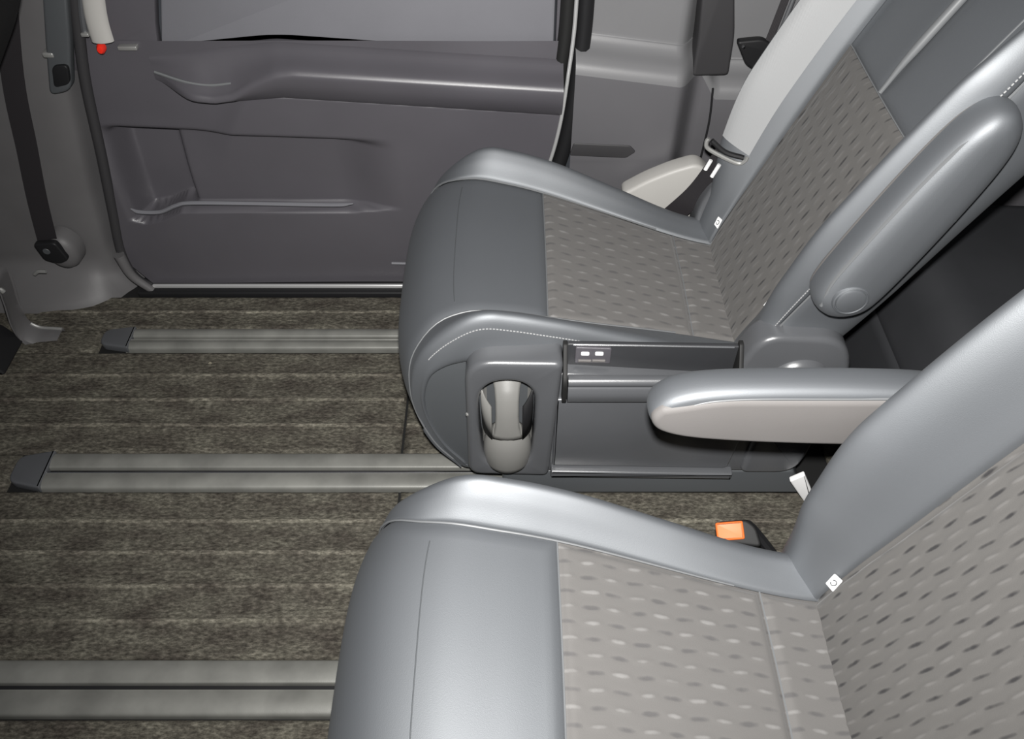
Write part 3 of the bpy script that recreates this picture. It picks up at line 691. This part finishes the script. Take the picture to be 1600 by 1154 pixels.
    # storage tray
    bm = bmesh.new(); prism(bm, fillet([(0.096, 0.345), (0.405, 0.345), (0.405, 0.442), (0.096, 0.449)], 0.006), 0.262, 0.272, fn, 0.003); prt('tray_back', bm, 'third')
    bm = bmesh.new(); box(bm, seat.W(0.098, 0.262, 0.352), seat.W(0.403, 0.315, 0.360), 0.0); prt('tray_floor', bm, 'black')
    tp = [(v.x, v.y) for v in catmull([(0.298, 0.340, 0), (0.299, 0.395, 0), (0.304, 0.402, 0), (0.313, 0.402, 0), (0.319, 0.396, 0), (0.3195, 0.390, 0), (0.3165, 0.386, 0), (0.3200, 0.380, 0), (0.3235, 0.366, 0), (0.320, 0.348, 0), (0.311, 0.340, 0)], 4, True)]
    bm = bmesh.new(); prism(bm, tp, 0.100, 0.402, lambda a, b, h: seat.W(h, a, b), 0.0); prt('tray_front', bm, 'plastic')
    bm = bmesh.new(); tube(bm, [seat.W(0.100, 0.305, 0.336), seat.W(0.40, 0.305, 0.334)], 0.0025, 6); prt('tray_lower_edge', bm, 'piping')  # paler bead carries a thin highlight line
    bm = bmesh.new(); tube(bm, catmull([seat.W(0.108, 0.273, 0.4485), seat.W(0.25, 0.273, 0.4455), seat.W(0.392, 0.273, 0.4415)], 4), 0.0022, 6); prt('tray_rim', bm, 'plastic')
    for x in (0.094, 0.404):
        bm = bmesh.new(); ol = fillet([(0.262, 0.342), (0.322, 0.342), (0.322, 0.398), (0.30, 0.42), (0.274, 0.450), (0.262, 0.450)], [0.003, 0.012, 0.012, 0.015, 0.004, 0.003])
        prism(bm, ol, x - 0.004, x + 0.004, lambda a, b, h: seat.W(h, a, b), 0.0015, 2); prt('tray_end', bm, 'rubber')
    # charging port block with two bright sockets
    bm = bmesh.new(); prism(bm, fillet([(0.112, 0.405), (0.176, 0.403), (0.176, 0.442), (0.112, 0.445)], 0.004), 0.270, 0.277, fn, 0.002); prt('port_block', bm, 'trim')
    for k in range(2):
        x = 0.122 + 0.025 * k
        bm = bmesh.new(); prism(bm, fillet([(x, 0.426), (x + 0.015, 0.4255), (x + 0.015, 0.434), (x, 0.4345)], 0.003), 0.276, 0.279, fn, 0.001); prt('charging_socket', bm, 'white')
        bm = bmesh.new(); prism(bm, fillet([(x - 0.004, 0.410), (x + 0.0195, 0.4095), (x + 0.0195, 0.4145), (x - 0.004, 0.415)], 0.001), 0.276, 0.280, fn, 0.001); prt('socket_lip', bm, 'greige')

def build_seat(name, yc, sgn, label, phi, pose):
    st = Seat(name, yc, sgn, label); st.sx = 1.0 if pose == 'raised' else 1.07
    FIT['hb'], FIT['w'] = ((0.74, 1.12), (0.0, 0.006)) if pose == 'raised' else ((1.15, 1.0), (0.028, 0.0))
    FIT['dz'] = 0.0 if pose == 'raised' else 0.062
    # cushion
    patch(st, 'front_panel', 'leather', CP, 0.0, SF, 0, 2, 80, 48, both=True)
    patch(st, 'cushion_insert', 'fabric', CP, SF, SR, 0, 2, 130, 160, both=True, relief=0.0007)
    patch(st, 'rear_strip', 'fabric', CP, SR, CL[-1], 0, 2, 50, 120, both=True, relief=0.0004)
    for sd in (1, -1):
        patch(st, 'cushion_bolster', 'leather', CP, 0.0, CL[-1], 2, 10, 130, 44, side=sd, groove=0.004, gw=0.005)
        s_l = [(s0 * CL[-1] / 60, sd * 2.0) for s0 in range(2, 52)]
        seam(st, 'seam_piping', 'piping', CP, s_l, 0.0018, 0.0)
    seam(st, 'seam_piping', 'piping', CP, [(SF, lerp(-2, 2, k / 30)) for k in range(31)], 0.0013, -0.003)
    seam(st, 'seam_piping', 'piping', CP, [(SR, lerp(-2, 2, k / 30)) for k in range(31)], 0.0013, -0.003)
    seam(st, 'crease', 'leather_dark', CP, [(SN, lerp(-1.7, 1.7, k / 30)) for k in range(31)], 0.0010, 0.0002)
    stitches(st, CP, [(lerp(SN - 0.10, SF + 0.14, k / 60), 6.6) for k in range(61)])
    # seat base below the cushion
    bm = bmesh.new()
    ol = fillet([(-0.128, 0.055), (0.52, 0.055), (0.55, 0.30), (0.40, 0.33), (-0.10, 0.37), (-0.172, 0.30), (-0.17, 0.16)], [0.02, 0.03, 0.03, 0.03, 0.06, 0.05, 0.03])
    prism(bm, ol, -0.225, 0.225, lambda a, b, h: st.W(a, h, b), 0.02, 4); link('seat_base', bm, 'leather_dark', st.root)
    sk = [(-0.105, 0.062), (-0.148, 0.14), (-0.176, 0.23), (-0.184, 0.31), (-0.170, 0.37), (-0.10, 0.405), (0.0, 0.405), (0.12, 0.385), (0.30, 0.33), (0.30, 0.07)]
    for sd in (1, -1):
        bm = bmesh.new(); prism(bm, fillet(sk, 0.02), 0.21, 0.264, lambda a, b, h: st.W(a, sd * h, b), 0.008, 3); link('side_skirt', bm, 'leather_dark', st.root)
    for sd in (1, -1):
        bm = bmesh.new()
        prism(bm, fillet([(-0.02, 0.013), (0.62, 0.013), (0.58, 0.095), (-0.02, 0.095)], 0.01), 0.18, 0.292 if sd > 0 and pose == 'raised' else 0.25, lambda a, b, h: st.W(a, sd * h, b), 0.006); link('slide_cover', bm, 'leather_dark', st.root)
    # backrest
    zi = s_of_z(BPROF, BL, 0.775)
    patch(st, 'back_insert', 'fabric_back', BP, 0.0, zi, 0, 2, 200, 150, both=True, relief=0.0013)
    for sd in (1, -1):
        patch(st, 'upper_back_panel', 'leather', BP, zi, BL[-1], 0.0, 2, 40, 20, side=sd)
        patch(st, 'back_bolster', 'leather', BP, 0.0, BL[-1], 2, 8, 110, 40, side=sd, groove=0.004, gw=0.005)
        patch(st, 'back_side', 'leather', BP, 0.0, BL[-1], 8, 13, 60, 30, side=sd, groove=0.003, gw=0.005)
        seam(st, 'seam_piping', 'piping', BP, [(s0 * BL[-1] / 60, sd * 8.0) for s0 in range(1, 60)], 0.0018, 0.0)
        stitches(st, BP, [(lerp(0.12, BL[-1] - 0.02, k / 80), sd * 7.7) for k in range(81)])
    seam(st, 'seam_piping', 'piping', BP, [(zi, lerp(-2, 2, k / 30)) for k in range(31)], 0.0013, -0.003)
    bm = bmesh.new()
    tube(bm, [st.W(*surf(BPROF, BL, back_section, lerp(zi + 0.004, BL[-1], k / 20), 0.0, 1, -0.001 + 0.003 * smooth01(k / 4))) for k in range(21)], lambda t: 0.004 + 0.004 * smooth01(t * 3), 10); link('centre_ridge', bm, 'piping', st.root)
    seam(st, 'seam_piping', 'piping', BP, [(lerp(zi + 0.09, BL[-1], k / 20), 1.55) for k in range(21)], 0.0014, 0.0005)
    # rounded top closing the back, and the headrest above it
    bm = bmesh.new(); P = []
    for r in range(6):
        a = r / 5 * PI / 2; row = []
        for k in range(-52, 53):
            kk = abs(k) / 4; x, t, z = surf(BPROF, BL, back_section, BL[-1], kk, 1 if k >= 0 else -1)
            cx, cz = 0.765 + 0.06, 1.05 - 0.02
            row.append(st.W(lerp(cx + 0.02, x, math.cos(a)), t * (0.3 + 0.7 * math.cos(a)), lerp(cz + 0.03, z, math.cos(a)) + 0.045 * math.sin(a)))
        P.append(row)
    grid(bm, P); link('back_top', bm, 'leather', st.root, ang=0)
    bm = bmesh.new()
    prism(bm, fillet([(-0.14, 1.10), (0.14, 1.10), (0.12, 1.32), (-0.12, 1.32)], 0.05, 8), 0, 0.11, lambda a, b, h: st.W(0.80 + (b - 1.10) * 0.3 + h, a, b), 0.035, 5); link('headrest', bm, 'leather', st.root)
    for t in (-0.06, 0.06):
        bm = bmesh.new(); tube(bm, [st.W(0.845, t, 1.0), st.W(0.875, t, 1.13)], 0.006, 10); link('headrest_post', bm, 'chrome', st.root)
    # recliner covers
    for sd in (1, -1):
        th = 0.268 if pose == 'raised' else 0.243
        bm = bmesh.new()
        prism(bm, fillet([(0.405, 0.26), (0.60, 0.24), (0.628, 0.36), (0.590, 0.455), (0.44, 0.462), (0.41, 0.38)], [0.02, 0.03, 0.05, 0.05, 0.04, 0.03]), 0.205, th, lambda a, b, h: st.W(a, sd * h, b), 0.012, 4); rc = link('recliner_cover', bm, 'plastic' if pose == 'raised' else 'leather_dark', st.root)
        bm = bmesh.new()
        lathe(bm, [(0.0, th + 0.018), (0.040, th + 0.017), (0.052, th + 0.011), (0.060, th - 0.002), (0.062, th - 0.02)], lambda u, v, h: st.W(0.528 + u, sd * h, 0.345 + v), n=40); link('recliner_cap', bm, 'plastic' if pose == 'raised' else 'leather_dark', rc)
    armrest(st, phi, pose)
    if pose == 'raised': side_console(st)
    return st
far = build_seat('captain_seat', 1.29, -1, 'far charcoal captain seat with raised armrest and a cup holder facing the aisle', math.radians(109.5), 'raised')
near = build_seat('captain_seat', 0.44, 1, 'near bright grey captain seat with its armrest folded down', 0.0, 'down')

# white child-seat anchor tags sewn beside the back inserts
def tag_label(seat, s, k, label, size, rot=0.0):
    p = seat.W(*surf(BPROF, BL, back_section, s, abs(k), 1 if k > 0 else -1, 0.003))
    q = seat.W(*surf(BPROF, BL, back_section, s + 0.01, abs(k), 1 if k > 0 else -1, 0.003))
    e = seat.W(*surf(BPROF, BL, back_section, s, abs(k) + 0.3, 1 if k > 0 else -1, 0.003))
    u = (q - p).normalized(); v = (e - p).normalized(); n = u.cross(v).normalized()
    if n.y > 0 and n.x > 0: n = -n
    bm = bmesh.new(); ol = fillet([(-size, -size * 0.7), (size, -size * 0.45), (size * 0.9, size * 0.7), (-size * 0.9, size * 0.5)], size * 0.15, 3)
    prism(bm, ol, -0.001, 0.0015, lambda a, b, h: p + u * a + v * b + n * h, 0.0004, 1)
    o = link('sewn_tag', bm, 'white', seat.root); o['label'] = label
    bm = bmesh.new(); ol = [(size * 0.42 * math.cos(t) , size * 0.30 * math.sin(t)) for t in [2 * PI * i / 12 for i in range(12)]]
    for i in range(12):
        if i in (2, 3): continue
        a, b = ol[i], ol[(i + 1) % 12]; tube(bm, [p + u * a[0] + v * a[1] + n * 0.0018, p + u * b[0] + v * b[1] + n * 0.0018], size * 0.06, 4)
    link('tag_print', bm, 'leather_dark', o)
tag_label(near, 0.115, 2.12, 'small white printed tag at the foot of the backrest', 0.013)
FIT['hb'], FIT['w'], FIT['dz'] = (0.74, 1.12), (0.0, 0.006), 0.0
tag_label(far, 0.185, 2.5, 'small white tag at the foot of the backrest, aisle side', 0.011)
tag_label(far, 0.115, -2.4, 'small white tag at the foot of the backrest, door side', 0.011)

# ------------------------------------------------------------------ belts and buckles
def ribbon(bm, pts, dirs, wd, th=0.0016):
    P = []
    for p, d in zip(pts, dirs):
        p = Vector(p); d = Vector(d).normalized()
        P.append([p - d * wd / 2, p - d * wd / 6, p + d * wd / 6, p + d * wd / 2])
    rows, fs = grid(bm, P)
    bmesh.ops.recalc_face_normals(bm, faces=bm.faces)
    bmesh.ops.solidify(bm, geom=bm.faces[:], thickness=th)
def far_belt():
    r = empty('seat_belt', on_y(1058, 326, 1.52)); tag(r, 'grey seat belt with metal latch plate along the far bolster of the far seat', 'seat belt')
    s0 = s_of_z(BPROF, BL, 0.525); P = []
    for i in range(41):
        sv = lerp(s0, BL[-1] - 0.01, i / 40)
        P.append([far.W(*surf(BPROF, BL, back_section, sv, lerp(3.1, 5.0, q / 6), -1, 0.0045)) for q in range(7)])
    bm = bmesh.new(); grid(bm, P); bmesh.ops.recalc_face_normals(bm, faces=bm.faces); bmesh.ops.solidify(bm, geom=bm.faces[:], thickness=0.0015)
    link('upper_webbing', bm, 'web_grey', r)
    bm = bmesh.new()
    pts = catmull([on_y(1133, 240, 1.505), on_y(1112, 272, 1.515), on_y(1085, 305, 1.53), on_y(1045, 340, 1.54)], 6)
    n = len(pts); ribbon(bm, pts, [Vector((0.80, -0.10, -0.58))] * n, 0.050); low = link('lower_webbing', bm, 'web_black', r)
    # latch plate: bent metal loop; two white tabs stand in for chrome reflections
    bm = bmesh.new()
    A, B = on_y(1104, 222, 1.49), on_y(1163, 252, 1.47)
    d = (B - A); upv = (on_y(1150, 205, 1.49) - on_y(1130, 236, 1.49)).normalized() * 0.016
    tube(bm, catmull([A + upv * 0.6, A, A + d * 0.15 - upv * 0.7, A + d * 0.85 - upv * 0.7, B, B + upv * 0.8], 6), 0.0045, 8); pl = link('latch_plate', bm, 'steel', r)
    bm = bmesh.new(); tube(bm, catmull([A + upv * 0.5 + d * 0.08, A + d * 0.5 - upv * 0.05, B + upv * 0.4 - d * 0.06], 6), 0.0055, 8); link('webbing_slot', bm, 'black', pl)
    for (x0, y0, x1, y1) in ((1111, 250, 1102, 265), (1124, 257, 1112, 276)):
        bm = bmesh.new(); tube(bm, [on_y(x0, y0, 1.485), on_y(x1, y1, 1.485)], 0.0042, 8); link('glint_tab', bm, 'white', pl)
far_belt()
def near_buckle():
    p = near.W(0.40, 0.30, 0.17)
    r = empty('seat_belt_buckle', (p.x, p.y, 0.0)); tag(r, 'black seat belt buckle with a bright orange button between the two seats', 'buckle')
    nn = Vector((-0.25, -0.50, 0.80)).normalized(); ax = Vector((0.95, 0.03, 0.10)); ax = (ax - nn * ax.dot(nn)).normalized(); sd = nn.cross(ax)
    o = on_y(1141, 829, 0.80)
    fn = lambda a, b, h: o + ax * a + sd * b + nn * h
    bm = bmesh.new(); prism(bm, fillet([(-0.018, -0.020), (0.052, -0.034), (0.046, 0.004), (0.030, 0.018), (-0.018, 0.018)], [0.004, 0.012, 0.012, 0.006, 0.004]), -0.045, 0.0, fn, 0.005); link('buckle_body', bm, 'rubber', r)
    bm = bmesh.new(); prism(bm, fillet([(-0.025, -0.0165), (0.024, -0.0165), (0.024, 0.0165), (-0.025, 0.0165)], 0.004), -0.012, 0.006, fn, 0.004); link('release_button', bm, 'orange', r)
    bm = bmesh.new(); tube(bm, catmull([fn(0.02, 0, -0.04), fn(0.04, 0, -0.08), (p.x + 0.13, p.y + 0.03, 0.03), (p.x + 0.15, p.y + 0.03, 0.012)], 5), 0.010, 8); link('stalk', bm, 'black', r)
near_buckle()
def white_clip():
    a = on_y(1255, 770, 1.0)
    bm = bmesh.new()
    ol = [on_y(*q, 0.97) for q in ((1234, 752), (1258, 742), (1268, 765), (1272, 796), (1262, 792), (1250, 775))]
    prism(bm, fillet([(p.x, p.z) for p in ol], 0.004, 4), 0, 0.012, lambda x, z, h: (x, 0.97 + h, z), 0.003)
    o = link('plastic_clip', bm, 'white'); tag(o, 'white plastic clip at the rear corner of the far seat, beside the near backrest', 'clip')
white_clip()
def pillar_belt():
    r = empty('seat_belt', on_y(85, 390, 1.62)); tag(r, 'black seat belt strap hanging down the front pillar to a low anchor', 'seat belt')
    pts = catmull([on_y(4, -60, 1.62), on_y(20, 120, 1.62), on_y(42, 230, 1.62), on_y(58, 310, 1.62), on_y(76, 382, 1.62)], 6)
    bm = bmesh.new(); ribbon(bm, pts, [Vector((0.98, 0.1, 0.12))] * len(pts), 0.048); link('webbing', bm, 'web_black', r)
    p = on_y(80, 392, 1.61)
    bm = bmesh.new(); prism(bm, fillet([(-0.03, 0.03), (0.026, 0.034), (0.04, -0.02), (0.012, -0.034), (-0.022, -0.02)], 0.01), -0.008, 0.01, lambda a, b, h: (p.x + a, 1.606 + h, p.z + b), 0.004); an = link('anchor_plate', bm, 'black', r)
    bm = bmesh.new(); tube(bm, catmull([on_y(54, 428, 1.60), on_y(60, 424, 1.60), on_y(72, 424, 1.60)], 5), 0.005, 8); link('anchor_edge', bm, 'steel', an)
    bm = bmesh.new(); lathe(bm, [(0, 0), (0.008, 0.0), (0.011, 0.003), (0.011, 0.01)], lambda u, v, h: (p.x + u - 0.004, 1.597 + h, p.z + v + 0.008), n=16); link('anchor_bolt', bm, 'leather_dark', an)
pillar_belt()
def hook_clip():
    p = on_y(1182, 84, 1.70)
    r = empty('belt_hanger', p); tag(r, 'black belt hanger with two glint dots behind the far seat', 'hanger')
    ol = [on_y(*q, 1.70) for q in ((1150, 62), (1190, 58), (1222, 76), (1212, 100), (1186, 112), (1164, 98))]
    bm = bmesh.new(); prism(bm, fillet([(q.x, q.z) for q in ol], 0.01), 0, 0.02, lambda a, b, h: (a, 1.69 + h, b), 0.005); link('hanger_body', bm, 'black', r)
    for q in ((1162, 74), (1180, 107)):
        c = on_y(*q, 1.688); bm = bmesh.new(); lathe(bm, [(0, -0.003), (0.003, -0.002), (0.0045, 0.002)], lambda u, v, h: (c.x + u, 1.688 + h, c.z + v), n=12); link('glint_dot', bm, 'chrome', r)  # chrome dots carry the two glints on the hanger
    bm = bmesh.new(); pts = [on_y(1200, 66, 1.70), on_y(1212, 36, 1.705), on_y(1226, 0, 1.71), on_y(1245, -60, 1.72)]
    ribbon(bm, pts, [Vector((1, 0, 0.2))] * 4, 0.016); link('strap', bm, 'web_black', r)
    bm = bmesh.new(); tube(bm, [q + Vector((0.017, 0, 0)) for q in pts], 0.005, 8); link('hanger_rod', bm, 'plastic', r)
hook_clip()

# ------------------------------------------------------------------ small fittings at the front pillar
def grip():
    r = empty('assist_grip', on_y(158, 66, 1.64)); tag(r, 'pale grey curved grip handle at the front edge of the sliding door', 'handle')
    bm = bmesh.new(); pts = catmull([on_y(*q, 1.645) for q in ((140, -60), (146, 0), (152, 34), (161, 64))], 8); P = []
    for p in pts:
        P.append([p + Vector((0.023 * math.cos(a), 0.012 * math.sin(a), 0)) for a in [2 * PI * k / 16 for k in range(16)]])
    rows, fs = grid(bm, P, True); bm.faces.new(rows[0]); bm.faces.new(rows[-1]); link('grip_bar', bm, 'ivory', r)
    bm = bmesh.new(); pts = catmull([on_y(*q, 1.65) for q in ((124, -60), (128, 10), (132, 44), (135, 54))], 6); tube(bm, pts, 0.007, 8); link('grip_rail', bm, 'plastic', r)
    p = on_y(134, 53, 1.645); bm = bmesh.new(); box(bm, (p.x - 0.008, 1.638, p.z - 0.004), (p.x + 0.008, 1.65, p.z + 0.004), 0.002); link('rail_foot', bm, 'steel', r)
    p = on_y(157, 77, 1.65); bm = bmesh.new(); lathe(bm, [(0, -0.006), (0.006, -0.005), (0.009, 0.0), (0.009, 0.012)], lambda u, v, h: (p.x + u * 0.9, 1.65 + h, p.z + v * 1.2), n=20)
    tag(link('indicator_lens', bm, 'red'), 'small red lens below the pale grip handle', 'lamp')
grip()

# ------------------------------------------------------------------ front seat (only its rear corner shows) and its floor bracket
def front_seat():
    r = empty('front_seat', (-1.45, 1.2, 0)); tag(r, 'dark front seat at the upper left edge of the picture', 'seat')
    def blk(name, ol, t0, t1, mat, bev): 
        bm = bmesh.new(); prism(bm, ol, t0, t1, lambda a, b, h: (a, h, b), bev, 5); return link(name, bm, mat, r)
    blk('backrest', fillet([(-1.42, 0.36), (-1.14, 0.36), (-1.06, 0.46), (-0.96, 0.71), (-0.84, 0.86), (-0.74, 1.05), (-0.95, 1.10), (-1.25, 0.60)], 0.05), 1.00, 1.45, 'dark_fabric', 0.05)
    blk('cushion', fillet([(-1.85, 0.28), (-1.30, 0.26), (-1.30, 0.40), (-1.85, 0.44)], 0.05), 1.02, 1.50, 'dark_fabric', 0.04)
    blk('seat_base', fillet([(-1.75, 0.02), (-1.36, 0.02), (-1.32, 0.30), (-1.75, 0.30)], 0.03), 1.10, 1.46, 'leather_dark', 0.02)
front_seat()
def bracket():
    pts = [on_y(*q, 1.50) for q in ((-40, 416), (2, 420), (14, 440), (26, 478), (42, 504), (62, 515), (84, 517), (98, 518))]
    path = catmull(pts, 6); P = []
    for p in path:
        P.append([p + Vector((0, d, e)) for d, e in ((-0.050, -0.020), (-0.046, -0.004), (-0.034, 0.004), (-0.004, 0.006), (0.010, 0.002), (0.012, -0.02))])
    bm = bmesh.new(); grid(bm, P)
    bmesh.ops.recalc_face_normals(bm, faces=bm.faces); bmesh.ops.solidify(bm, geom=bm.faces[:], thickness=0.003)
    r = empty('floor_bracket', (path[-1].x, 1.50, 0)); tag(r, 'grey curved plastic bracket reaching down to the floor at the left edge', 'bracket')
    link('bracket_shell', bm, 'pillar', r)
    bm = bmesh.new(); tube(bm, [p + Vector((0, 0.004, 0.006)) for p in path[26:]], 0.004, 8); link('edge_highlight', bm, 'steel', r)  # paler bead painted in for the highlight along the bracket
    bm = bmesh.new(); tube(bm, catmull([on_y(-20, 446, 1.46), on_y(0, 452, 1.46), on_y(6, 456, 1.46)], 4), 0.006, 8); link('bracket_hook', bm, 'steel', r)
    bm = bmesh.new(); ol = [(-1.60, 0.008), (-1.22, 0.008), (-1.25, 0.06), (-1.32, 0.11), (-1.60, 0.13)]
    prism(bm, fillet(ol, 0.008), 1.34, 1.46, lambda a, b, h: (a, h, b), 0.006); link('foot_block', bm, 'black', r)
bracket()

# ------------------------------------------------------------------ third row, dark behind the far seat
def third_row():
    r = empty('third_row_seat', (1.4, 1.1, 0)); tag(r, 'dark third-row bench seat in the shadow behind the two seats', 'seat')
    def blk(name, ol, t0, t1, mat, bev):
        bm = bmesh.new(); prism(bm, ol, t0, t1, lambda a, b, h: (a, h, b), bev, 5); return link(name, bm, mat, r)
    blk('cushion', fillet([(0.80, 0.20), (1.50, 0.18), (1.50, 0.36), (0.85, 0.38)], [0.04, 0.03, 0.03, 0.07], 8), 0.90, 1.55, 'third', 0.04)
    blk('cushion', fillet([(0.80, 0.20), (1.50, 0.18), (1.50, 0.36), (0.85, 0.38)], [0.04, 0.03, 0.03, 0.07], 8), 0.22, 0.88, 'third', 0.04)
    blk('backrest', fillet([(1.44, 0.30), (1.60, 0.30), (1.84, 0.98), (1.70, 1.00)], 0.05, 6), 0.22, 1.55, 'third', 0.04)
    blk('seat_base', fillet([(0.76, 0.0), (1.46, 0.0), (1.46, 0.22), (0.80, 0.22)], 0.02, 4), 0.26, 1.58, 'third', 0.01)
third_row()
